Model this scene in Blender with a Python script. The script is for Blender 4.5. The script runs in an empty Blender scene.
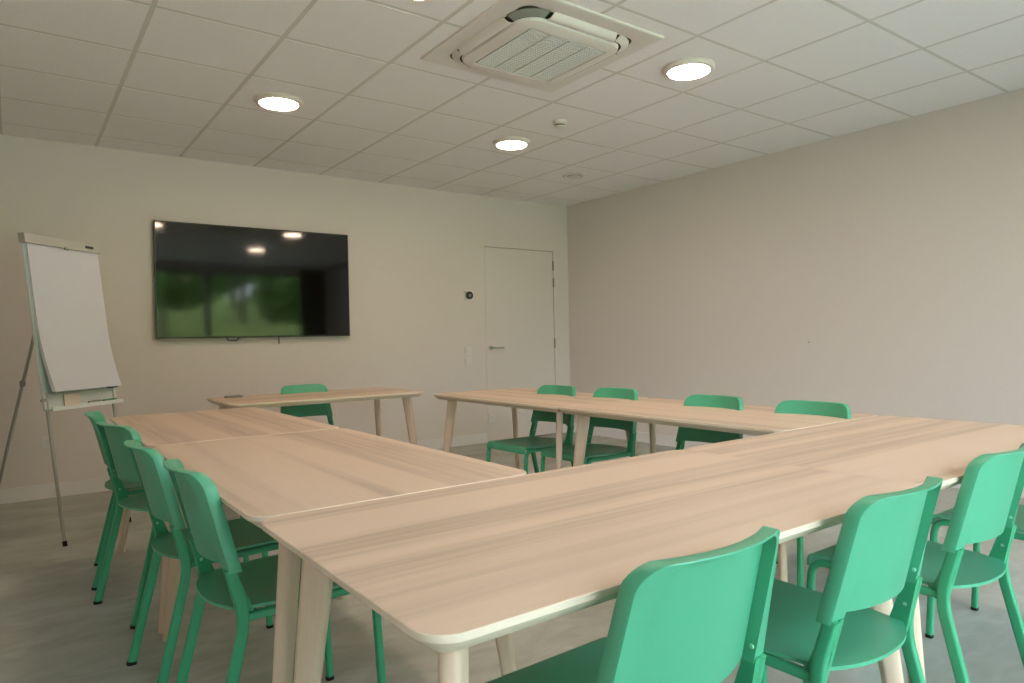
import bpy, bmesh, math, random
from mathutils import Vector, Matrix

C = bpy.context.scene.collection
SC = bpy.context.scene
PI = math.pi

# ------------------------------------------------------------------ camera
YAW, PITCH, ROLL, EYE, FPX = 0.6293, -0.0026, -0.0211, 1.1191, 685.9
cam_d = bpy.data.cameras.new('camera')
cam_d.sensor_width = 36.0
cam_d.lens = FPX / 1024 * 36.0
cam_d.clip_start = 0.02
cam = bpy.data.objects.new('camera', cam_d)
C.objects.link(cam)
fw = Vector((math.sin(YAW) * math.cos(PITCH), math.cos(YAW) * math.cos(PITCH), math.sin(PITCH)))
r0 = Vector((math.cos(YAW), -math.sin(YAW), 0))
u0 = r0.cross(fw)
rt = r0 * math.cos(ROLL) + u0 * math.sin(ROLL)
up = -r0 * math.sin(ROLL) + u0 * math.cos(ROLL)
cam.matrix_world = Matrix(((rt.x, up.x, -fw.x, 0), (rt.y, up.y, -fw.y, 0), (rt.z, up.z, -fw.z, EYE), (0, 0, 0, 1)))
SC.camera = cam

# ------------------------------------------------------------------ world, exposure, lamp levels
SKY_STRENGTH = 4.3
LAMP_STRENGTH = 21.0
EXPOSURE = 1.82
world = bpy.data.worlds.new('sky')
SC.world = world
world.use_nodes = True
wn = world.node_tree
for n in list(wn.nodes):
    wn.nodes.remove(n)
wo = wn.nodes.new('ShaderNodeOutputWorld')
bg = wn.nodes.new('ShaderNodeBackground')
tc = wn.nodes.new('ShaderNodeTexCoord')
sx = wn.nodes.new('ShaderNodeSeparateXYZ')
rp = wn.nodes.new('ShaderNodeValToRGB')
wn.links.new(tc.outputs['Generated'], sx.inputs[0])
wn.links.new(sx.outputs['Z'], rp.inputs[0])
rp.color_ramp.elements[0].position = 0.0
rp.color_ramp.elements[0].color = (0.84, 0.95, 1.0, 1)
rp.color_ramp.elements[1].position = 0.7
rp.color_ramp.elements[1].color = (0.62, 0.82, 1.0, 1)
wn.links.new(rp.outputs[0], bg.inputs['Color'])
bg.inputs['Strength'].default_value = SKY_STRENGTH
wn.links.new(bg.outputs[0], wo.inputs['Surface'])

vs = SC.view_settings
vs.view_transform = 'Standard'
vs.look = 'None'
vs.gamma = 1.0
vs.use_curve_mapping = False
vs.exposure = EXPOSURE
SC.display_settings.display_device = 'sRGB'

# ------------------------------------------------------------------ room numbers
WX0, WX1, WY0, WY1, H = -0.50, 5.405, -1.80, 6.253, 2.704
GX, GY, GS = -0.0426, 2.94, 0.6
LAMP_SPOTS = [(1.425, 4.47), (3.262, 4.43), (3.257, 2.645), (1.457, 2.66), (1.457, 0.84), (3.257, 0.84)]

# ------------------------------------------------------------------ materials
def srgb(r, g, b):
    f = lambda c: (c / 12.92 if c <= 0.04045 else ((c + 0.055) / 1.055) ** 2.4)
    return tuple(f(v / 255.0) for v in (r, g, b)) + (1,)

def mat(name, col, rough=0.5, metal=0.0, spec=0.5, emit=None, strength=0.0):
    m = bpy.data.materials.new(name)
    m.use_nodes = True
    b = m.node_tree.nodes['Principled BSDF']
    b.inputs['Base Color'].default_value = col if len(col) == 4 else tuple(col) + (1,)
    b.inputs['Roughness'].default_value = rough
    b.inputs['Metallic'].default_value = metal
    b.inputs['Specular IOR Level'].default_value = spec
    if emit:
        b.inputs['Emission Color'].default_value = tuple(emit) + (1,)
        b.inputs['Emission Strength'].default_value = strength
    return m

def nodes(m):
    return m.node_tree.nodes, m.node_tree.links, m.node_tree.nodes['Principled BSDF']

def noisy(m, scale, amount, rough_amt=0.0, vec_scale=(1, 1, 1), bump=0.0):
    """small procedural variation of the base colour, plus bump"""
    N, L, B = nodes(m)
    t = N.new('ShaderNodeTexCoord'); mp = N.new('ShaderNodeMapping'); mp.inputs['Scale'].default_value = vec_scale
    nz = N.new('ShaderNodeTexNoise'); nz.inputs['Scale'].default_value = scale; nz.inputs['Detail'].default_value = 5
    L.new(t.outputs['Object'], mp.inputs[0]); L.new(mp.outputs[0], nz.inputs['Vector'])
    col = B.inputs['Base Color'].default_value[:]
    r = N.new('ShaderNodeValToRGB')
    r.color_ramp.elements[0].position = 0.3; r.color_ramp.elements[1].position = 0.7
    r.color_ramp.elements[0].color = tuple(c * (1 - amount) for c in col[:3]) + (1,)
    r.color_ramp.elements[1].color = tuple(min(1, c * (1 + amount)) for c in col[:3]) + (1,)
    L.new(nz.outputs['Fac'], r.inputs[0]); L.new(r.outputs[0], B.inputs['Base Color'])
    if bump:
        bp = N.new('ShaderNodeBump'); bp.inputs['Strength'].default_value = bump; bp.inputs['Distance'].default_value = 0.002
        L.new(nz.outputs['Fac'], bp.inputs['Height']); L.new(bp.outputs[0], B.inputs['Normal'])
    return m

M = {}
M['wall'] = noisy(mat('wall_paint', (0.69, 0.612, 0.588), 0.8, spec=0.25), 90, 0.015, bump=0.05)
M['door'] = mat('door_paint', (0.69, 0.612, 0.588), 0.55, spec=0.35)
M['trim'] = mat('skirting_paint', (0.74, 0.69, 0.70), 0.5, spec=0.4)
M['tile'] = noisy(mat('ceiling_tile', (0.86, 0.835, 0.835), 0.9, spec=0.1), 160, 0.03, bump=0.15)
M['grid'] = mat('ceiling_grid', (0.65, 0.625, 0.585), 0.6, spec=0.3)
M['green'] = noisy(mat('green_plastic', (0.060, 0.365, 0.210), 0.42, spec=0.85), 300, 0.015, bump=0.03)
M['green_metal'] = mat('green_powder_coat', (0.040, 0.33, 0.165), 0.38, spec=0.5)
M['screw'] = mat('zinc_screw', (0.32, 0.62, 0.47), 0.35, metal=0.4)
M['rubber'] = mat('black_rubber', (0.02, 0.02, 0.02), 0.8, spec=0.2)
M['white_plastic'] = mat('white_plastic', (0.72, 0.66, 0.65), 0.4, spec=0.5)
M['ac_white'] = mat('cassette_white', (0.75, 0.705, 0.665), 0.45, spec=0.4)
M['ac_grille'] = mat('cassette_grille', (0.74, 0.74, 0.71), 0.55, spec=0.3)
M['dark_slot'] = mat('dark_slot', (0.06, 0.06, 0.05), 0.7, spec=0.2)
M['grey_slot'] = mat('grey_vane', (0.26, 0.27, 0.24), 0.6, spec=0.2)
M['lamp_trim'] = mat('lamp_trim', (0.74, 0.67, 0.62), 0.5)
M['lamp_glow'] = mat('lamp_diffuser', (0.9, 0.88, 0.84), 0.5, emit=(1.0, 0.76, 0.56), strength=LAMP_STRENGTH)
M['black'] = mat('black_plastic', (0.012, 0.012, 0.012), 0.35, spec=0.5)
M['screen'] = mat('screen_glass', (0.004, 0.004, 0.004), 0.06, spec=0.65)
M['steel'] = mat('brushed_steel', (0.30, 0.29, 0.27), 0.4, metal=0.8)
M['grey_alu'] = mat('grey_aluminium', (0.42, 0.415, 0.39), 0.5, metal=0.3)
M['whiteboard'] = mat('whiteboard_enamel', (0.60, 0.62, 0.66), 0.3, spec=0.5)
M['paper'] = mat('flipchart_paper', (0.57, 0.56, 0.63), 0.85, spec=0.2)
M['paper_edge'] = mat('flipchart_pad_edge', (0.50, 0.58, 0.60), 0.85, spec=0.2)
M['tray'] = mat('tray_plastic', (0.62, 0.64, 0.62), 0.5)
M['card'] = mat('peach_card', (0.72, 0.60, 0.52), 0.8)
M['blue_ink'] = mat('blue_grey_print', (0.10, 0.14, 0.26), 0.6)
M['green_cap'] = mat('green_marker', (0.05, 0.22, 0.12), 0.5)
M['curtain'] = mat('charcoal_curtain', (0.035, 0.032, 0.033), 0.95, spec=0.1)
M['window_frame'] = mat('grey_window_frame', (0.20, 0.20, 0.20), 0.5)
M['grass'] = noisy(mat('lawn_grass', (0.30, 0.36, 0.085), 0.9, spec=0.1), 1.2, 0.35)
M['bark'] = mat('tree_bark', (0.10, 0.07, 0.05), 0.9)
M['leaf'] = mat('tree_leaf', (0.085, 0.16, 0.035), 0.8, spec=0.2)

# thin window glass
g = bpy.data.materials.new('window_glass'); g.use_nodes = True
N, L = g.node_tree.nodes, g.node_tree.links
for n in list(N): N.remove(n)
o = N.new('ShaderNodeOutputMaterial'); mx = N.new('ShaderNodeMixShader'); tr = N.new('ShaderNodeBsdfTransparent')
gl = N.new('ShaderNodeBsdfGlossy'); gl.inputs['Roughness'].default_value = 0.02; fr = N.new('ShaderNodeFresnel'); fr.inputs[0].default_value = 1.45
L.new(fr.outputs[0], mx.inputs[0]); L.new(tr.outputs[0], mx.inputs[1]); L.new(gl.outputs[0], mx.inputs[2]); L.new(mx.outputs[0], o.inputs[0])
M['glass'] = g

def wood(name, light, mid, dark, along=0, rough=0.45, stripes=1.0):
    """ash veneer: pale ground, wide brown bands and fine grain running along one local axis"""
    m = mat(name, light, rough, spec=0.4)
    N, L, B = nodes(m)
    t = N.new('ShaderNodeTexCoord'); oi = N.new('ShaderNodeObjectInfo')
    mul = N.new('ShaderNodeVectorMath'); mul.operation = 'SCALE'
    cmb = N.new('ShaderNodeCombineXYZ')
    for k in range(3): L.new(oi.outputs['Random'], cmb.inputs[k])
    L.new(cmb.outputs[0], mul.inputs[0]); mul.inputs['Scale'].default_value = 37.0
    add = N.new('ShaderNodeVectorMath'); L.new(t.outputs['Object'], add.inputs[0]); L.new(mul.outputs[0], add.inputs[1])
    def band(vs, scale, detail, dist, p0, p1):
        mp = N.new('ShaderNodeMapping'); mp.inputs['Scale'].default_value = vs
        L.new(add.outputs[0], mp.inputs[0])
        nz = N.new('ShaderNodeTexNoise'); nz.inputs['Scale'].default_value = scale; nz.inputs['Detail'].default_value = detail
        nz.inputs['Distortion'].default_value = dist
        L.new(mp.outputs[0], nz.inputs['Vector'])
        mr = N.new('ShaderNodeMapRange'); mr.inputs[1].default_value = p0; mr.inputs[2].default_value = p1
        L.new(nz.outputs['Fac'], mr.inputs[0])
        return mr.outputs[0]
    v = [9.0, 9.0, 9.0]; v[along] = 0.16
    broad = band(tuple(v), 0.75, 1.0, 0.2, 0.47, 0.56)
    v = [9.0, 9.0, 9.0]; v[along] = 0.30
    streak = band(tuple(v), 4.5, 4.0, 0.25, 0.40, 0.66)
    v = [9.0, 9.0, 9.0]; v[along] = 0.8
    fine = band(tuple(v), 26.0, 4.0, 0.2, 0.30, 0.75)
    def mixc(f, a, b):
        x = N.new('ShaderNodeMix'); x.data_type = 'RGBA'
        if hasattr(f, 'links'): L.new(f, x.inputs[0])
        else: x.inputs[0].default_value = f
        for s, c in ((6, a), (7, b)):
            if hasattr(c, 'links'): L.new(c, x.inputs[s])
            else: x.inputs[s].default_value = tuple(c[:3]) + (1,)
        return x.outputs[2]
    def math_(op, a, b):
        x = N.new('ShaderNodeMath'); x.operation = op
        for k, c in enumerate((a, b)):
            if hasattr(c, 'links'): L.new(c, x.inputs[k])
            else: x.inputs[k].default_value = c
        return x.outputs[0]
    sb = math_('MULTIPLY', math_('MULTIPLY', broad, math_('ADD', math_('MULTIPLY', streak, 0.65), 0.35)), stripes)
    c1 = mixc(sb, light, dark)
    c2 = mixc(math_('MULTIPLY', fine, 0.35), c1, mid)
    L.new(c2, B.inputs['Base Color'])
    return m

M['top'] = wood('ash_veneer', (0.63, 0.485, 0.375), (0.53, 0.405, 0.308), (0.36, 0.265, 0.20), 0, 0.45, 0.74)
M['leg'] = wood('ash_leg', (0.68, 0.52, 0.40), (0.58, 0.435, 0.325), (0.55, 0.40, 0.29), 2, 0.5, 0.4)
M['edge'] = wood('ash_edge_lit', (0.78, 0.66, 0.53), (0.70, 0.57, 0.45), (0.50, 0.37, 0.27), 0, 0.42, 0.4)  # edge wood lightened: window light on the rim is put into its colour

# polished concrete floor
m = mat('polished_concrete', (0.2, 0.19, 0.17), 0.42, spec=0.5)
N, L, B = nodes(m)
t = N.new('ShaderNodeTexCoord')
def nz(scale, detail, vs, dist=0.0):
    mp = N.new('ShaderNodeMapping'); mp.inputs['Scale'].default_value = vs; mp.inputs['Rotation'].default_value = (0, 0, 0.25)
    L.new(t.outputs['Object'], mp.inputs[0])
    k = N.new('ShaderNodeTexNoise'); k.inputs['Scale'].default_value = scale; k.inputs['Detail'].default_value = detail
    k.inputs['Distortion'].default_value = dist
    L.new(mp.outputs[0], k.inputs['Vector']); return k.outputs['Fac']
a = nz(1.3, 6, (1, 2.6, 1), 0.6); b = nz(6.0, 8, (1, 2.0, 1), 1.0)
mm = N.new('ShaderNodeMath'); mm.operation = 'MULTIPLY_ADD'; L.new(a, mm.inputs[0]); mm.inputs[1].default_value = 0.6
ms = N.new('ShaderNodeMath'); ms.operation = 'MULTIPLY'; L.new(b, ms.inputs[0]); ms.inputs[1].default_value = 0.4
L.new(ms.outputs[0], mm.inputs[2])
r = N.new('ShaderNodeValToRGB'); L.new(mm.outputs[0], r.inputs[0])
r.color_ramp.elements[0].position = 0.34; r.color_ramp.elements[0].color = (0.282, 0.287, 0.245, 1)
r.color_ramp.elements[1].position = 0.66; r.color_ramp.elements[1].color = (0.47, 0.49, 0.455, 1)
e = r.color_ramp.elements.new(0.5); e.color = (0.37, 0.38, 0.338, 1)
L.new(r.outputs[0], B.inputs['Base Color'])
rr = N.new('ShaderNodeMapRange'); L.new(b, rr.inputs[0]); rr.inputs[3].default_value = 0.34; rr.inputs[4].default_value = 0.52
L.new(rr.outputs[0], B.inputs['Roughness'])
M['floor'] = m

# ------------------------------------------------------------------ helpers
class MB:
    """collects shapes; build() links them as ONE mesh object"""
    def __init__(s):
        s.v = []; s.f = []; s.mi = []; s.cur = 0
    def add(s, vs, fs):
        o = len(s.v); s.v += [tuple(v) for v in vs]
        s.f += [tuple(i + o for i in f) for f in fs]; s.mi += [s.cur] * len(fs)
    def box(s, lo, hi, mtx=None):
        x0, y0, z0 = lo; x1, y1, z1 = hi
        vs = [Vector(p) for p in ((x0, y0, z0), (x1, y0, z0), (x1, y1, z0), (x0, y1, z0), (x0, y0, z1), (x1, y0, z1), (x1, y1, z1), (x0, y1, z1))]
        if mtx: vs = [mtx @ v for v in vs]
        s.add(vs, [(0, 3, 2, 1), (4, 5, 6, 7), (0, 1, 5, 4), (1, 2, 6, 5), (2, 3, 7, 6), (3, 0, 4, 7)])
    def loops(s, loops, cap0=True, cap1=True, close=True):
        n = len(loops[0]); vs = [p for l in loops for p in l]; fs = []
        for k in range(len(loops) - 1):
            for i in range(n if close else n - 1):
                j = (i + 1) % n
                fs.append((k * n + i, k * n + j, (k + 1) * n + j, (k + 1) * n + i))
        if cap0: fs.append(tuple(range(n - 1, -1, -1)))
        if cap1: fs.append(tuple((len(loops) - 1) * n + i for i in range(n)))
        s.add(vs, fs)
    def lathe(s, prof, c=(0, 0, 0), n=40, axis='z', cap0=True, cap1=True):
        L = []
        for r, h in prof:
            ring = []
            for i in range(n):
                a = 2 * PI * i / n
                p = (r * math.cos(a), r * math.sin(a), h)
                if axis == 'y': p = (p[0], -p[2], p[1])
                if axis == 'x': p = (p[2], p[0], p[1])
                ring.append((p[0] + c[0], p[1] + c[1], p[2] + c[2]))
            L.append(ring)
        s.loops(L, cap0, cap1)
    def tube(s, pts, w, d, lat=Vector((1, 0, 0)), rnd=0.35, taper=None, n=4):
        """rounded rectangle (w along lat, d across) swept along pts"""
        pts = [Vector(p) for p in pts]; rings = []
        for k, p in enumerate(pts):
            tg = (pts[min(k + 1, len(pts) - 1)] - pts[max(k - 1, 0)]).normalized()
            l = (lat - tg * lat.dot(tg)).normalized(); q = tg.cross(l).normalized()
            ww, dd = (w, d) if not taper else (w * taper[k], d * taper[k])
            r = min(ww, dd) * rnd; ring = []
            for sx_, sy_, a0 in ((1, 1, 0), (-1, 1, PI / 2), (-1, -1, PI), (1, -1, 1.5 * PI)):
                cx, cy = sx_ * (ww / 2 - r), sy_ * (dd / 2 - r)
                for i in range(n):
                    a = a0 + PI / 2 * i / (n - 1)
                    ring.append(p + l * (cx + r * math.cos(a)) + q * (cy + r * math.sin(a)))
            rings.append(ring)
        s.loops(rings)
    def build(s, name, m, parent=None, angle=38, smooth=True, loc=None, rot=None):
        me = bpy.data.meshes.new(name)
        me.from_pydata(s.v, [], s.f)
        for x in (m if isinstance(m, (list, tuple)) else [m]): me.materials.append(x)
        me.polygons.foreach_set('material_index', s.mi)
        bm = bmesh.new(); bm.from_mesh(me)
        bmesh.ops.recalc_face_normals(bm, faces=bm.faces)
        for f in bm.faces: f.smooth = smooth
        for e in bm.edges:
            if len(e.link_faces) == 2 and e.calc_face_angle(0) > math.radians(angle): e.smooth = False
        bm.to_mesh(me); bm.free(); me.update()
        o = bpy.data.objects.new(name, me); C.objects.link(o)
        if parent: o.parent = parent
        if loc: o.location = loc
        if rot: o.rotation_euler = rot
        return o

def arc(c, r, a0, a1, n, plane='yz', x=0):
    return [(x, c[0] + r * math.cos(a0 + (a1 - a0) * i / n), c[1] + r * math.sin(a0 + (a1 - a0) * i / n)) for i in range(n + 1)]

def smooth_path(pts, r=0.03, n=5):
    """polyline with its inner corners rounded"""
    pts = [Vector(p) for p in pts]; out = [pts[0]]
    for i in range(1, len(pts) - 1):
        a, b, c = pts[i - 1], pts[i], pts[i + 1]
        d1 = (a - b).normalized(); d2 = (c - b).normalized()
        k = min(r, (a - b).length * 0.45, (c - b).length * 0.45)
        p, q = b + d1 * k, b + d2 * k
        for j in range(n + 1):
            t = j / n
            out.append(p * (1 - t) ** 2 + b * 2 * t * (1 - t) + q * t * t)
    out.append(pts[-1]); return out

def tag(o, label, cat, group=None):
    o['label'] = label; o['category'] = cat
    if group: o['group'] = group
    return o

def thing(name, label, cat, loc=(0, 0, 0), rz=0.0, group=None):
    o = bpy.data.objects.new(name, None); C.objects.link(o)
    o.empty_display_size = 0.1
    o.location = loc; o.rotation_euler = (0, 0, rz)
    return tag(o, label, cat, group)

def struct(o):
    o['kind'] = 'structure'; return o

def dup(root, loc, rz, label, group=None):
    r = root.copy(); C.objects.link(r); r.location = loc; r.rotation_euler = (0, 0, rz)
    r['label'] = label
    if group: r['group'] = group
    for ch in list(root.children):
        c = ch.copy(); C.objects.link(c); c.parent = r
        for gch in list(ch.children):
            d = gch.copy(); C.objects.link(d); d.parent = c
    return r

# ------------------------------------------------------------------ room shell
b = MB(); b.box((WX0 - .2, WY0 - .2, -.12), (WX1 + .2, WY1 + .2, 0)); struct(b.build('floor', M['floor']))
# back wall, with the opening of the flush door
DX0, DX1, DZ = 4.200, 5.178, 2.150
b = MB()
b.box((WX0 - .2, WY1, 0), (DX0, WY1 + .2, H + .1)); b.box((DX1, WY1, 0), (WX1 + .2, WY1 + .2, H + .1)); b.box((DX0, WY1, DZ), (DX1, WY1 + .2, H + .1))
struct(b.build('wall_back', M['wall']))
b = MB(); b.box((WX1, WY0 - .2, 0), (WX1 + .2, WY1, H + .1)); struct(b.build('wall_right', M['wall']))
b = MB(); b.box((WX0 - .2, WY0 - .2, 0), (WX0, WY1, H + .1)); struct(b.build('wall_left', M['wall']))
# window wall behind the camera
FX0, FX1, FZ = -0.25, 5.10, 2.58
b = MB()
b.box((WX0, WY0 - .2, 0), (FX0, WY0, H + .1)); b.box((FX1, WY0 - .2, 0), (WX1, WY0, H + .1)); b.box((FX0, WY0 - .2, FZ), (FX1, WY0, H + .1))
struct(b.build('wall_front', M['wall']))

# ceiling: lay-in tiles (slightly proud) in a grid of flat bars
b = MB()
b.box((WX0, WY0, H + .0012), (WX1, WY1, H + .1))
xs = [WX0] + [GX + GS * i for i in range(0, 9)] + [WX1]
ys = [WY0] + [GY + GS * j for j in range(-7, 6)] + [WY1]
bw = 0.012
b.cur = 1
AC = (2.345, 2.915); AH = 0.475
for i in range(len(xs) - 1):
    for j in range(len(ys) - 1):
        x0 = xs[i] + (bw if i else 0); x1 = xs[i + 1] - (bw if i < len(xs) - 2 else 0)
        y0 = ys[j] + (bw if j else 0); y1 = ys[j + 1] - (bw if j < len(ys) - 2 else 0)
        if x1 - x0 < .02 or y1 - y0 < .02: continue
        b.box((x0, y0, H), (x1, y1, H + .0060))
struct(b.build('ceiling', [M['grid'], M['tile']], smooth=False))

# skirting boards
def skirting(name, lo, hi):
    b = MB(); b.box(lo, hi); struct(b.build(name, M['trim'], smooth=False))
skirting('baseboard_back', (WX0, WY1 - .014, 0), (DX0 - .02, WY1, .105))
skirting('baseboard_back_corner', (DX1 + .02, WY1 - .014, 0), (WX1, WY1, .105))
skirting('baseboard_right', (WX1 - .014, WY0, 0), (WX1, WY1 - .014, .105))
skirting('baseboard_left', (WX0, WY0, 0), (WX0 + .014, WY1 - .014, .105))

# flush door in the back wall
d = bpy.data.objects.new('door_1', None); C.objects.link(d); d.location = (DX0, WY1, 0); struct(d)
dw = DX1 - DX0
b = MB(); b.box((.006, .006, .006), (dw - .006, .05, DZ - .005)); b.build('door_leaf', M['door'], d, smooth=False)
b = MB(); b.box((0, .06, 0), (dw, .07, DZ)); b.build('door_rebate', M['dark_slot'], d, smooth=False)
for hz in (1.98, 1.78, 1.07):
    b = MB(); b.lathe([(.001, -.055), (.010, -.055), (.010, .055), (.001, .055)], (dw - .006, -.006, hz), 12); b.build('hinge', M['steel'], d)
b = MB()
b.tube(smooth_path([(.065, .006, 1.035), (.065, -.05, 1.035), (.205, -.05, 1.035)], .02, 5), .020, .020, Vector((0, 0, 1)))
b.lathe([(.001, .0), (.026, .0), (.026, .007), (.001, .007)], (.065, .006, 1.035), 24, 'y')
b.build('door_handle', M['grey_alu'], d)

# windows behind the camera
wnd = 0
for x0, x1, side in ((FX0, 1.30, 0), (1.30, 3.08, 0), (3.08, FX1, 0)):
    wnd += 1
    w = bpy.data.objects.new('window_%d' % wnd, None); C.objects.link(w); struct(w)
    w.location = (WX0 - .1, x0, 0) if side else (x0, WY0 - .1, 0)
    if side: w.rotation_euler = (0, 0, PI / 2)
    ww = x1 - x0; k = .05
    b = MB(); b.box((0, -.035, 0), (k, .035, FZ)); b.box((ww - k, -.035, 0), (ww, .035, FZ)); b.box((k, -.035, 0), (ww - k, .035, k)); b.box((k, -.035, FZ - k), (ww - k, .035, FZ))
    b.build('window_frame', M['window_frame'], w, smooth=False)
    b = MB(); b.box((k, -.004, k), (ww - k, .004, FZ - k)); b.build('window_pane', M['glass'], w, smooth=False)

# ------------------------------------------------------------------ tables
TL, TW, TZ = 1.40, 0.78, 0.74
def rounded_rect(hx, hy, r, z, n=8, ins=0.0):
    out = []
    hx -= ins; hy -= ins; r = max(r - ins, .004)
    for sx_, sy_, a0 in ((1, 1, 0), (-1, 1, PI / 2), (-1, -1, PI), (1, -1, 1.5 * PI)):
        for i in range(n):
            a = a0 + PI / 2 * i / (n - 1)
            out.append((sx_ * (hx - r) + r * math.cos(a), sy_ * (hy - r) + r * math.sin(a), z))
    return out

def make_table(label, group):
    t = thing('conference_table', label, 'table', group=group)
    hx, hy, r = TL / 2 - .001, TW / 2 - .001, .055
    b = MB()
    b.loops([rounded_rect(hx, hy, r, TZ, ins=.0015), rounded_rect(hx, hy, r, TZ - .0015), rounded_rect(hx, hy, r, TZ - .011),
             rounded_rect(hx, hy, r, TZ - .013, ins=.0015), rounded_rect(hx, hy, r, TZ - .036, ins=.030)])
    b.mi = [1] * len(b.f); b.mi[-2] = 0          # the cap drawn first is the upper face
    b.build('tabletop', [M['top'], M['edge']], t, angle=20)
    for sx_ in (-1, 1):
        for sy_ in (-1, 1):
            dgn = Vector((sx_, sy_, 0)).normalized()
            perp = Vector((-dgn.y, dgn.x, 0))
            top = Vector((sx_ * (hx - .098), sy_ * (hy - .115), TZ - .034)); foot = Vector((sx_ * (hx - .046), sy_ * (hy - .042), .002))
            b = MB(); rings = []
            for k in range(7):
                f = k / 6; p = foot.lerp(top, f)
                wd = .036 + .036 * f; th = .031 + .005 * f; rr_ = th * .36; ring = []
                for ax, ay, a0 in ((1, 1, 0), (-1, 1, PI / 2), (-1, -1, PI), (1, -1, 1.5 * PI)):
                    for i in range(5):
                        a = a0 + PI / 2 * i / 4
                        # the inner side of the leg widens towards the top
                        ring.append(p + dgn * (ax * (wd / 2 - rr_) + rr_ * math.cos(a) - (wd - .036) * .18) + perp * (ay * (th / 2 - rr_) + rr_ * math.sin(a)))
                rings.append(ring)
            b.loops(rings); b.build('leg', M['leg'], t, angle=60)
    return t

X0, Y0 = 0.418, 0.759
LDX = -0.003
tables = [
    # (x centre, y centre, rotation, label)
    (X0 + .70, Y0 + .39, 0, 'pale ash table nearest the camera, its rounded corner in the left foreground'),
    (X0 + 2.10 - .012, Y0 + .39, 0, 'pale ash table in the near row at the right edge of the photo'),
    (X0 + .39 + LDX, Y0 + .78 + .705, PI / 2, 'pale ash table in the left row, butting against the near row'),
    (X0 + .39 + LDX, Y0 + .78 + 2.11, PI / 2, 'pale ash table at the far end of the left row, closest to the flipchart'),
    (X0 + 2.41 - .005, Y0 + .78 + .705, PI / 2, 'pale ash table in the right row, butting against the near row'),
    (X0 + 2.41 - .005, Y0 + .78 + 2.11, PI / 2, 'pale ash table at the far end of the right row, nearest the door'),
    (1.83, 4.985, -.006, 'pale ash table standing alone below the television, one chair behind it'),
]
t0 = None
for x, y, rz, lab in tables:
    if t0 is None:
        t0 = make_table(lab, 'ash conference tables set in a U'); t0.location = (x, y, 0); t0.rotation_euler = (0, 0, rz)
    else:
        dup(t0, (x, y, 0), rz, lab)

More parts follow.
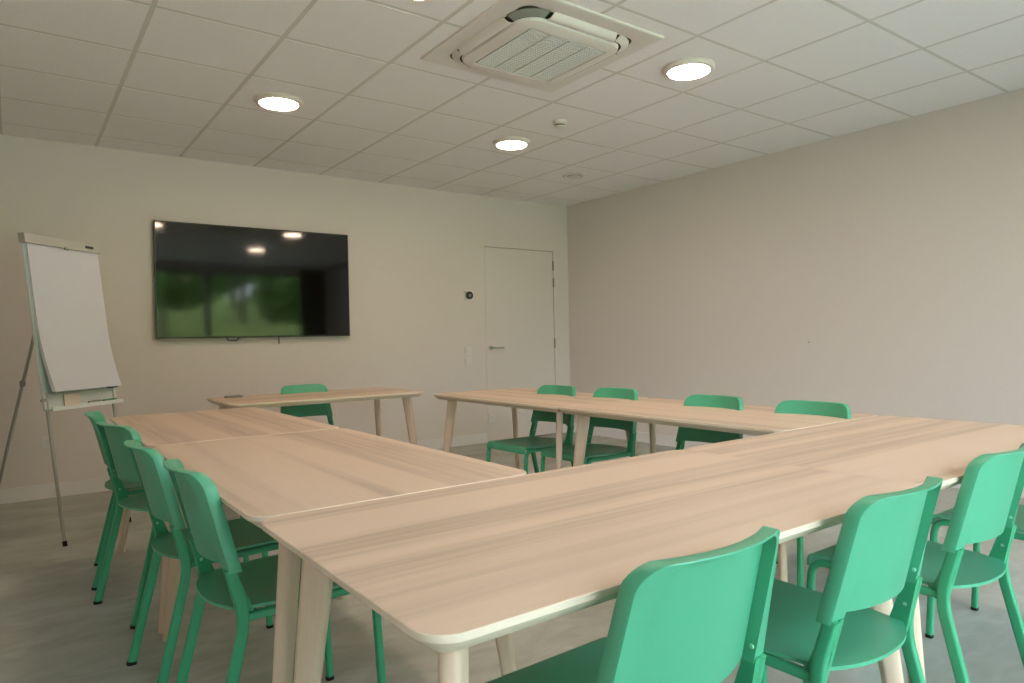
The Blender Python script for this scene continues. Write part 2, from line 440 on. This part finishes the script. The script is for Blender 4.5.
# ------------------------------------------------------------------ chairs
def make_chair(label, group):
    t = thing('stacking_chair', label, 'chair', group=group)
    yl = lambda z: -.165 - .235 * (z - .44)                       # centre line of the raked upper leg
    # seat: dished plate, bowed rear edge, rolled front edge
    b = MB(); nu, nv = 20, 22
    def seat_pt(u, v, dz):
        x = u * .196
        yr = -.170 - .050 * (1 - abs(u) ** 2.4)
        if v <= 1:
            y = yr + (.190 - yr) * v
            z = .452 - .010 * (1 - u * u) * math.sin(PI * min(1, v * 1.05)) + .004 * (v - .5)
            x *= (.885 + .115 * math.sin(min(1, v * 2.2) * PI / 2))
        else:
            a = (v - 1) * PI / 2; y = .190 + .026 * math.sin(a); z = .454 - .026 * (1 - math.cos(a)) - max(0, v - 1.9) * .0
            return (x, y + dz * math.sin(a), z + dz * math.cos(a))
        return (x, y, z + dz)
    vv = [k / 16 for k in range(17)] + [1 + k / 5 for k in range(1, 6)]
    rows = []
    for v in vv:
        topr = [seat_pt(-1 + 2 * i / nu, v, 0) for i in range(nu + 1)]
        botr = [seat_pt(-1 + 2 * i / nu, v, -.008) for i in range(nu, -1, -1)]
        rows.append(topr + botr)
    last_t = [(x, y, z - .014) for x, y, z in rows[-1]]
    rows.append(last_t)
    b.loops(rows, cap0=False); q = len(rows[0]); b.add([], []); b.f += [(i, i + 1, q - 2 - i, q - 1 - i) for i in range(nu)]; b.mi += [0] * nu
    b.build('seat', M['green'], t, angle=45)
    # backrest: concave panel in a raised rim
    W, ZB, ZT, RC = .174, .548, .802, .046
    def halfw(z):
        w = W + .028 * (1 - (z - ZB) / (ZT - ZB))
        q = z - (ZT - RC)
        return w if q <= 0 else w - RC + math.sqrt(max(0, RC * RC - q * q))
    dcols = [0, .0018, .006, .0385, .0392, .041, .046, .0475, .056]
    dtop = [0, .0018, .0044, .0052, .009, .014, .020, .028, .038, .048]
    ncen = 18
    zr = [ZT - q for q in dtop]
    nb = 10
    zr += [zr[-1] + (ZB + .012 - zr[-1]) * (k / nb) for k in range(1, nb + 1)] + [ZB + .009, ZB]
    def front_y(x, z): return yl(z) + .026 - .046 * (1 - min(1, abs(x) / W) ** 2.1)
    def thick(dx, dz_, z):
        ts = .031 if dx <= .0385 else .007
        if dx == 0: ts = .029
        tt = .028 if dz_ <= .0045 else .006
        return max(ts, tt)
    F_, R_ = [], []
    for z in zr:
        w = halfw(z); inner = w - dcols[-1]
        cols = [(-(w - q), q) for q in dcols] + [(-inner + 2 * inner * k / ncen, .06) for k in range(1, ncen)] + [((w - q), q) for q in reversed(dcols)]
        fr_, rr_ = [], []
        for x, q in cols:
            zz = z
            if z <= ZB + .0121 and q >= .047: zz = ZB + .009 + (z - ZB) * .25         # the middle of the lower edge sits higher than the tabs
            y = front_y(x, zz); th = thick(q, ZT - z, z)
            rnd = .003 if (q == 0 or z == ZT) else 0
            fr_.append((x, y - rnd, zz)); rr_.append((x, y - th + rnd * .5, zz))
        F_.append(fr_); R_.append(rr_)
    b = MB(); n = len(F_[0]); m_ = len(F_)
    vs = [p for r_ in F_ for p in r_] + [p for r_ in R_ for p in r_]; off = n * m_; fs = []
    for j in range(m_ - 1):
        for i in range(n - 1):
            fs.append((j * n + i, j * n + i + 1, (j + 1) * n + i + 1, (j + 1) * n + i))
            fs.append((off + j * n + i, off + (j + 1) * n + i, off + (j + 1) * n + i + 1, off + j * n + i + 1))
        for i in (0, n - 1): fs.append((j * n + i, (j + 1) * n + i, off + (j + 1) * n + i, off + j * n + i))
    for i in range(n - 1):
        for j in (0, m_ - 1): fs.append((j * n + i, j * n + i + 1, off + j * n + i + 1, off + j * n + i))
    b.add(vs, fs); b.build('backrest', M['green'], t, angle=40)
    # steel frame
    for s in (-1, 1):
        # front leg turning back under the seat
        path = smooth_path([(s * .201, .222, .004), (s * .193, .200, .432), (s * .190, -.150, .428)], .050, 7)
        b = MB(); b.tube(path, .022, .022, Vector((1, 0, 0)), .3)
        lg = b.build('leg', M['green_metal'], t, angle=50)
        b = MB(); b.tube([(s * .2012, .2225, 0), (s * .2008, .2215, .012)], .0245, .0245, Vector((1, 0, 0)), .3); b.build('foot_cap', M['rubber'], lg)
        # rear leg, kinked at the seat and running up into the backrest
        path = smooth_path([(s * .206, -.262, .004), (s * .199, yl(.43) + .004, .430), (s * .1885, yl(.556), .556)], .07, 8)
        b = MB(); b.tube(path, .021, .029, Vector((1, 0, 0)), .3)
        lg = b.build('leg', M['green_metal'], t, angle=50)
        b = MB(); b.tube([(s * .2062, -.2625, 0), (s * .2058, -.2605, .012)], .0235, .0315, Vector((1, 0, 0)), .3); b.build('foot_cap', M['rubber'], lg)
        # plate that ties seat and backrest to the rear leg
        b = MB(); prof = []
        for (cy, cz, r_, a0, a1) in ((.022, .432, .020, PI, 2 * PI),):
            prof = [(yl(.556) - .013, .556)] + [(yl(.43) + .009 + r_ * 1.1 * math.cos(a0 + (a1 - a0) * k / 8), cz + r_ * math.sin(a0 + (a1 - a0) * k / 8)) for k in range(9)] + [(yl(.556) + .013, .556)]
        x0_, x1_ = s * .176, s * .190
        tl = lambda x, z: x + s * ((.43 - z) * .083)
        b.loops([[(tl(x0_, z), y, z) for y, z in prof], [(tl(x1_, z), y, z) for y, z in prof]])
        b.build('bracket', M['green_metal'], lg, angle=30)
        for sz in (.580, .492):
            b = MB(); b.lathe([(.0005, 0), (.0048, 0), (.004, .0025), (.0005, .003)], (0, 0, 0), 12, 'x')
            o_ = b.build('screw', M['screw'], lg)
            if sz < .55: o_.location = (s * .1708, yl(sz) + .001, sz)
            else: o_.location = (s * .1590, yl(sz) - .004, sz)
            o_.rotation_euler = (0, 0, PI if s > 0 else 0)
    # cross rail under the front of the seat
    b = MB(); b.tube([(-.190, .12, .430), (.190, .12, .430)], .018, .018, Vector((0, 1, 0)), .3); b.build('stretcher', M['green_metal'], t, angle=50)
    b = MB(); b.tube([(-.188, -.13, .428), (.188, -.13, .428)], .018, .018, Vector((0, 1, 0)), .3); b.build('stretcher', M['green_metal'], t, angle=50)
    return t

deg = math.radians
chairs = [
    # x, y, rotation (0 faces the back wall), label
    (.862, .920, deg(1), 'green chair in the foreground, back to the camera, nearest the front table corner'),
    (1.474, .922, deg(1.5), 'green chair with its back to the camera, second along the near row'),
    (2.143, .955, deg(0), 'green chair, back to the camera, third along the near row, cut by the photo edge'),
    (2.890, .918, 0, 'green chair at the right photo edge, only its seat showing past its neighbour'),
    (.618, 2.012, deg(-88.5), 'green chair beside the left row, nearest of the four to the camera'),
    (.588, 2.565, deg(-88), 'green chair beside the left row, second of the four counted from the camera'),
    (.582, 3.370, deg(-77), 'green chair beside the left row, third of the four counted from the camera'),
    (.572, 3.900, deg(-96), 'green chair beside the left row, farthest of the four, mostly hidden, nearest the flipchart'),
    (2.728, 3.560, deg(92), 'green chair behind the right row, nearest the door'),
    (2.790, 3.068, deg(91), 'green chair behind the right row, second from the door'),
    (2.730, 2.290, deg(90), 'green chair behind the right row, third from the door'),
    (2.745, 1.748, deg(90), 'green chair behind the right row, farthest from the door, only its top edge visible'),
    (1.825, 5.030, deg(180), 'green chair behind the lone far table, below the television'),
]
c0 = None
for x, y, rz, lab in chairs:
    if c0 is None:
        c0 = make_chair(lab, 'green chairs around the tables'); c0.location = (x, y, 0); c0.rotation_euler = (0, 0, rz)
    else:
        dup(c0, (x, y, 0), rz, lab)

# ------------------------------------------------------------------ television
TX0, TX1, TZ0, TZ1 = .943, 2.600, 1.187, 2.150
t = thing('television', 'large black flat television hung on the back wall, mirroring the garden', 'television', ((TX0 + TX1) / 2, WY1, (TZ0 + TZ1) / 2))
hw, hh = (TX1 - TX0) / 2, (TZ1 - TZ0) / 2
b = MB(); b.box((-hw, -.062, -hh), (hw, -.020, hh)); b.build('casing', M['black'], t, smooth=False)
b = MB(); b.box((-.35, -.022, -.25), (.35, 0, .25)); b.build('wall_bracket', M['black'], t, smooth=False)
b = MB(); b.box((-hw + .009, -.0635, -hh + .014), (hw - .009, -.0605, hh - .009)); b.build('screen', M['screen'], t, smooth=False)
b = MB(); b.tube(smooth_path([(-.285, -.052, -hh), (-.27, -.052, -hh - .026), (-.20, -.052, -hh - .026), (-.185, -.052, -hh)], .012, 4), .008, .010, Vector((0, 1, 0))); b.build('sensor', M['black'], t)
b = MB(); b.tube([(.165, -.035, -hh + .01), (.165, -.035, -hh - .06)], .010, .006, Vector((1, 0, 0))); b.build('pull_strap', M['black'], t)

# ------------------------------------------------------------------ wall fittings
t = thing('thermostat', 'small round black dial thermostat on a pale plate, left of the door', 'thermostat', (3.985, WY1, 1.606))
b = MB(); b.box((-.05, -.008, -.055), (.05, 0, .055)); b.build('plate', M['white_plastic'], t, smooth=False)
b = MB(); b.lathe([(.001, .008), (.042, .008), (.042, .028), (.034, .033), (.001, .033)], (0, 0, 0), 32, 'y'); b.build('dial', M['black'], t)
b = MB(); b.lathe([(.001, .033), (.018, .033), (.018, .0345), (.001, .0345)], (0, 0, 0), 24, 'y'); b.build('display', M['grey_slot'], t)

sw = None
for z, lab in ((1.010, 'white light switch left of the door, upper of the pair'), (.905, 'white light switch left of the door, lower of the pair')):
    t = thing('light_switch', lab, 'light switch', (3.965, WY1, z), group='light switches beside the door')
    b = MB(); b.box((-.042, -.009, -.042), (.042, 0, .042)); b.build('plate', M['white_plastic'], t, smooth=False)
    b = MB(); b.box((-.028, -.013, -.028), (.028, -.008, .028)); b.build('rocker', M['white_plastic'], t, smooth=False)

for x, z, lab in ((4.258, .262, 'white wall socket low beside the door'), (.205, .42, 'white wall socket on the back wall behind the flipchart')):
    t = thing('wall_socket', lab, 'socket', (x, WY1 if x < 4.2 else WY1 + .006, z), group='wall sockets on the back wall')
    b = MB(); b.box((-.042, -.010, -.042), (.042, 0, .042)); b.build('plate', M['white_plastic'], t, smooth=False)
    b = MB(); b.lathe([(.001, .0095), (.021, .0095), (.021, .0105), (.001, .0105)], (0, 0, 0), 24, 'y'); b.build('outlet', M['tray'], t)

b = MB(); b.lathe([(.0005, 0), (.006, 0), (.004, .006), (.0005, .007)], (0, 0, 0), 12, 'x')
o_ = b.build('screw_head', M['grey_slot'], loc=(WX1, 3.19, 1.045), rot=(0, 0, PI)); tag(o_, 'tiny dark screw head on the bare right wall', 'screw')

# ------------------------------------------------------------------ ceiling fittings
lamp_lab = ['round ceiling lamp nearest the flipchart, glowing warm white', 'round ceiling lamp in the middle of the photo, between cassette and door wall',
            'round ceiling lamp right of the air conditioning cassette', 'round ceiling lamp at the top edge of the photo, left of the cassette',
            'round ceiling lamp above the front table corner, out of frame', 'round ceiling lamp above the near row, out of frame']
l0 = None
for (x, y), lab in zip(LAMP_SPOTS, lamp_lab):
    if l0 is None:
        t = l0 = thing('ceiling_lamp', lab, 'lamp', (x, y, H), group='round ceiling lamps')
        b = MB(); b.lathe([(.150, 0), (.152, -.006), (.142, -.022), (.123, -.028), (.120, -.026)], (0, 0, 0), 64, cap0=True, cap1=False); b.build('trim_ring', M['lamp_trim'], t)
        b = MB(); b.lathe([(.1195, -.0245), (.116, -.030), (.06, -.0315), (.001, -.032)], (0, 0, 0), 64, cap0=False); b.build('diffuser', M['lamp_glow'], t)
    else:
        dup(l0, (x, y, H), 0, lab)

t = thing('smoke_detector', 'small white smoke detector on the ceiling between the lamps', 'smoke detector', (3.257, 3.825, H))
b = MB(); b.lathe([(.052, 0), (.052, -.018), (.046, -.026), (.040, -.027)], (0, 0, 0), 36); b.build('base', M['white_plastic'], t)
b = MB(); b.lathe([(.036, -.027), (.036, -.034)], (0, 0, 0), 36, cap0=False, cap1=False); b.build('slots', M['dark_slot'], t)
b = MB(); b.lathe([(.038, -.034), (.036, -.042), (.022, -.047), (.001, -.048)], (0, 0, 0), 36); b.build('cap', M['white_plastic'], t)

t = thing('air_valve', 'round white ventilation valve on the ceiling near the far right corner', 'vent', (4.44, 5.02, H))
b = MB(); b.lathe([(.112, 0), (.112, -.006), (.098, -.014), (.078, -.014), (.070, -.004)], (0, 0, 0), 40, cap1=False); b.build('collar', M['white_plastic'], t)
b = MB(); b.lathe([(.071, -.0035), (.001, -.003)], (0, 0, 0), 40, cap0=False); b.build('throat', M['grey_slot'], t)
b = MB(); b.lathe([(.020, -.004), (.060, -.014), (.060, -.020), (.001, -.024)], (0, 0, 0), 40); b.build('disc', M['white_plastic'], t)

# air conditioning cassette
t = thing('air_conditioner', 'square white ceiling cassette air conditioner with a central grille', 'air conditioner', (AC[0], AC[1], H))
b = MB(); b.loops([rounded_rect(.475, .475, .012, 0, 5), rounded_rect(.475, .475, .012, -.006, 5), rounded_rect(.47, .47, .012, -.010, 5), rounded_rect(.385, .385, .05, -.014, 5), rounded_rect(.37, .37, .06, -.006, 5)], cap0=True, cap1=True)
b.build('surround', M['ac_white'], t, angle=25)
b = MB(); b.loops([rounded_rect(.368, .368, .06, -.0075, 8), rounded_rect(.366, .366, .06, -.012, 8)]); b.build('air_slot', M['dark_slot'], t, angle=30)
# central panel with dropped rounded rim
def squircle(h, r, z, n=8): return rounded_rect(h, h, r, z, n)
b = MB(); b.loops([squircle(.300, .10, -.012), squircle(.335, .11, -.030), squircle(.330, .11, -.046), squircle(.315, .10, -.052), squircle(.262, .02, -.055), squircle(.258, .018, -.050)], cap1=True)
b.build('front_panel', M['ac_white'], t, angle=35)
b = MB()
for i in range(4):
    x0 = -.250 + i * .126
    for k in range(24):
        y0 = -.248 + k * .0208
        b.box((x0, y0, -.0555), (x0 + .118, y0 + .013, -.051))
    for k in range(8):
        x = x0 + k * .0158
        b.box((x, -.248, -.0548), (x + .004, .248, -.0508))
gr = b.build('grille', M['ac_grille'], t, smooth=False)
for k in range(4):
    # curved air flap along each side
    b = MB(); rows = []
    for i in range(9):
        f = i / 8; o2 = .344 + .046 * f; z = -.040 + .026 * f - .010 * math.sin(PI * f)
        hwid = .226 - .018 * f
        rows.append([(-hwid, -o2, z), (hwid, -o2, z), (hwid, -o2, z + .004), (-hwid, -o2, z + .004)])
    b.loops(rows); b.build('flap', M['ac_white'], t, angle=30, rot=(0, 0, k * PI / 2))
for k in range(4):
    b = MB(); rows = []
    for i in range(9):
        a = -PI / 2 + PI / 2 * i / 8 - PI / 2 * 0
        ca, sa = math.cos(a), math.sin(a)
        rows.append([(.235 + .108 * ca, -.235 + .108 * sa, -.034), (.235 + .150 * ca, -.235 + .150 * sa, -.0165), (.235 + .150 * ca, -.235 + .150 * sa, -.0135), (.235 + .108 * ca, -.235 + .108 * sa, -.030)])
    b.loops(rows); b.build('corner_vane', M['grey_slot'] if k == 3 else M['ac_white'], t, angle=30, rot=(0, 0, k * PI / 2))

# ------------------------------------------------------------------ flipchart
FH, FLEAN, FPHI, FW_, FT = 1.80, .122, .78, .552, .77
t = thing('flipchart_easel', 'white flipchart on thin steel legs standing in the far left corner', 'flipchart', (.206, 4.642, 0), FPHI)
# local: x along the chart, -y towards the room, leaning back to +y
def bp_(x, h, off=0.0):           # a point of the board plane at height h along the lean, off = out of the board towards the room
    return (x, h * math.sin(FLEAN) - off * math.cos(FLEAN), h * math.cos(FLEAN) - off * math.sin(FLEAN) * -1 * 0 - off * math.sin(FLEAN) * 0)
def slab(b, x0, x1, h0, h1, o0, o1):
    vs = [bp_(x, h, o) for o in (o0, o1) for (x, h) in ((x0, h0), (x1, h0), (x1, h1), (x0, h1))]
    b.add(vs, [(0, 3, 2, 1), (4, 5, 6, 7), (0, 1, 5, 4), (1, 2, 6, 5), (2, 3, 7, 6), (3, 0, 4, 7)])
for x in (.02, FW_ - .02):
    b = MB(); b.tube([bp_(x, .004, .0), bp_(x, .88, .0)], .018, .018, Vector((1, 0, 0)), .4); lg = b.build('leg', M['grey_alu'], t)
    b = MB(); b.tube([bp_(x, .0, .0), bp_(x, .03, .0)], .022, .022, Vector((1, 0, 0)), .4); b.build('foot_cap', M['rubber'], lg)
tp = bp_(FW_ * .43, 1.72, -.022)
b = MB(); b.tube([tp, (0.527, 1.024, .004)], .018, .018, Vector((1, 0, 0)), .4); lg = b.build('leg', M['grey_alu'], t)
kp = Vector(tp).lerp(Vector((0.527, 1.024, .004)), .47)
b = MB(); b.lathe([(.001, -.02), (.016, -.018), (.016, .018), (.001, .02)], tuple(kp), 14); b.build('collar', M['steel'], lg)
b = MB(); b.lathe([(.001, 0), (.013, 0), (.012, .025), (.001, .025)], (0.527, 1.024, 0), 16); b.build('foot_cap', M['rubber'], lg)
b = MB(); slab(b, 0, FW_, .80, FH - .02, -.012, .0); b.build('board', M['whiteboard'], t, smooth=False)
b = MB(); slab(b, -.012, FW_ + .008, FH - .055, FH, -.014, .030); clamp = b.build('clamp_bar', M['grey_alu'], t, smooth=False)
b = MB(); slab(b, FW_ - .12, FW_ - .055, FH - .034, FH - .018, .029, .032); b.build('badge', M['black'], clamp, smooth=False)
b = MB(); slab(b, FW_ * .5 - .012, FW_ * .5 + .012, FH - .064, FH - .050, .026, .036); b.build('clip', M['grey_slot'], clamp, smooth=False)
# pen tray: shelf with an upright lip
b = MB(); slab(b, 0, FW_, .775, .787, -.010, .055); slab(b, 0, FW_, .775, .798, .050, .057); slab(b, -.004, FW_ + .004, .787, .87, -.008, .006)
tr_ = b.build('pen_tray', M['tray'], t, smooth=False)
b = MB(); slab(b, FW_ - .07, FW_ - .012, .872, .888, .0, .040); b.build('badge', M['blue_ink'], tr_, smooth=False)
b = MB(); b.lathe([(.001, 0), (.009, .002), (.009, .03), (.001, .03)], (-.02, .80 * math.sin(FLEAN), .83), 16, 'x'); b.build('knob', M['grey_alu'], tr_)

# paper pad hanging from the clamp, its lower edge curling away from the board
pad = thing('paper_pad', 'blank white paper pad hanging on the flipchart, lower edge curling forward', 'paper', (.206, 4.642, 0), FPHI)
b = MB(); rows = []
for i in range(25):
    f = i / 24; h = FH - .05 - (FH - .05 - .885) * f
    off = .006 + .050 * max(0, (f - .55) / .45) ** 2 * 1.0
    lift = .012 * max(0, (f - .45) / .55)
    th = .010
    rows.append([bp_(.012 + lift * .2, h, off + th + lift), bp_(FW_ - .006, h, off + th), bp_(FW_ - .006, h, off), bp_(.012, h, off)])
b.loops(rows); b.build('sheets', M['paper'], pad, angle=40)
b = MB(); rows = []
for i in range(25):
    f = i / 24; h = FH - .05 - (FH - .05 - .872) * f
    rows.append([bp_(.006, h, .0055), bp_(FW_ - .012, h, .0055), bp_(FW_ - .012, h, .001), bp_(.006, h, .001)])
b.loops(rows); b.build('backing_sheet', M['paper_edge'], pad, angle=40)

b = MB()
def in_chart(p):
    c, s = math.cos(FPHI), math.sin(FPHI)
    return (.206 + c * p[0] - s * p[1], 4.642 + s * p[0] + c * p[1], p[2])
def tray_item(name, x0, x1, h0, h1, o0, o1, m, label, cat):
    b = MB(); slab(b, x0, x1, h0, h1, o0, o1)
    cx = [sum(v[k] for v in b.v) / 8 for k in range(3)]
    b.v = [(v[0] - cx[0], v[1] - cx[1], v[2] - cx[2]) for v in b.v]
    return tag(b.build(name, m, loc=in_chart(cx), rot=(0, 0, FPHI), smooth=False), label, cat)
tray_item('note_card', .13, .25, .789, .862, .012, .018, M['card'], 'peach paper card propped in the flipchart tray', 'card')
def marker(x, m, label):
    b = MB(); b.lathe([(.001, -.05), (.008, -.05), (.009, .015), (.0095, .016), (.0095, .052), (.001, .054)], (0, 0, 0), 16, 'x')
    p = bp_(x, .798, .035)
    return tag(b.build('marker_pen', m, loc=in_chart(p), rot=(0, 0, FPHI)), label, 'pen')
marker(.34, M['grey_slot'], 'grey marker pen in the flipchart tray beside the card')
marker(.46, M['green_cap'], 'dark green marker pen in the flipchart tray, furthest from the card')

# small dark remote on the lone table
t = thing('remote_control', 'small dark remote control lying on the far end of the lone table', 'remote control', (1.295, 5.24, TZ), .1)
b = MB(); b.loops([rounded_rect(.060, .022, .012, .001, 5), rounded_rect(.062, .024, .012, .006, 5), rounded_rect(.060, .022, .012, .017, 5)]); b.build('shell', M['window_frame'], t, angle=40)
b = MB()
for i in range(6):
    for j in range(2): b.lathe([(.004, .0165), (.004, .0185), (.001, .0185)], (-.042 + i * .016, -.008 + j * .016, 0), 8)
b.build('buttons', M['grey_slot'], t)

# ------------------------------------------------------------------ what the television mirrors: curtain and garden; plus an added light-bouncing slab
b = MB(); rows = []
for zz in (.02, .6, 1.3, 2.0, 2.66):
    ring = []
    for i in range(61):
        f = i / 60; ring.append((4.86 + .53 * f, WY0 + .07 + .035 * math.sin(f * 2 * PI * 6), zz))
    for i in range(60, -1, -1):
        f = i / 60; ring.append((4.86 + .53 * f, WY0 + .064 + .035 * math.sin(f * 2 * PI * 6), zz))
    rows.append(ring)
b.loops(rows); tag(b.build('curtain', M['curtain'], angle=60), 'charcoal curtain drawn to the end of the window behind the camera', 'curtain')

M['bounce_paving'] = noisy(mat('pale_bounce_paving', (0.52, 0.50, 0.46), 0.8, spec=0.2), 4, 0.08)
b = MB(); b.box((-8, WY0 - 5.2, -.2), (14, WY0 - .2, -.02)); struct(b.build('bounce_terrace', M['bounce_paving'], smooth=False))  # unseen pale slab, added to bounce neutral daylight up to the ceiling
random.seed(5)
b = MB(); n = 40; vs = []; fs = []
for j in range(n + 1):
    for i in range(n + 1):
        x = -25 + 60 * i / n; y = WY0 - .25 - 60 * j / n
        dd = -(y - WY0)
        vs.append((x, y, -.12 + max(0, dd - 7) * .12 + .12 * math.sin(x * .5 + y * .3) * min(1, dd / 8)))
for j in range(n):
    for i in range(n): fs.append((j * (n + 1) + i, j * (n + 1) + i + 1, (j + 1) * (n + 1) + i + 1, (j + 1) * (n + 1) + i))
b.add(vs, fs); g_ = b.build('lawn', M['grass']); struct(g_)

def make_tree(label):
    t = thing('leafy_tree', label, 'tree', group='garden trees')
    b = MB(); b.tube([(0, 0, -.3), (.1, 0, 1.5), (0, .1, 3.2)], .35, .35, Vector((1, 0, 0)), .49, taper=[1, .8, .5]); b.build('trunk', M['bark'], t)
    b = MB()
    for k in range(4200):
        c = random.choice(((0, 0, 3.6, 2.2), (1.1, .3, 3.0, 1.5), (-1.2, .2, 2.9, 1.6), (.2, -.6, 4.8, 1.5), (-.3, .8, 2.4, 1.3)))
        v = Vector((random.gauss(0, 1), random.gauss(0, 1), random.gauss(0, 1))).normalized() * c[3] * random.uniform(.55, 1)
        p = Vector(c[:3]) + v
        a = Vector((random.gauss(0, 1), random.gauss(0, 1), random.gauss(0, 1))).normalized() * .22
        e = a.cross(Vector((random.gauss(0, 1), random.gauss(0, 1), random.gauss(0, 1)))).normalized() * .13
        b.add([p - a, p + e, p + a, p - e], [(0, 1, 2, 3)])
    b.build('crown', M['leaf'], t, smooth=False); return t
tr0 = None
for x, y, s_, lab in ((2.0, -13.5, .85, 'small leafy garden tree mirrored in the left of the screen'), (9.4, -14.5, .9, 'small leafy garden tree mirrored in the right of the screen'),
                      (5.6, -22, 1.15, 'leafy tree farther up the lawn, mirrored mid screen'), (12.9, -23, 1.2, 'leafy tree farther up the lawn, beyond the right window'), (-1.5, -23, 1.2, 'leafy tree farther up the lawn, beyond the left window'),
                      (3.6, -32, 1.5, 'tall tree far up the lawn, left of the middle'), (11.3, -31, 1.5, 'tall tree far up the lawn, in the middle'), (13.4, -41.5, 1.7, 'tall tree at the top of the lawn'), (23.5, -32, 1.5, 'tall tree far up the lawn, right of the middle')):
    if tr0 is None: tr0 = make_tree(lab); o_ = tr0
    else: o_ = dup(tr0, (0, 0, 0), random.uniform(0, 6), lab)
    dd = -(y - WY0); o_.location = (x, y, -.12 + max(0, dd - 7) * .12); o_.scale = (s_, s_, s_)
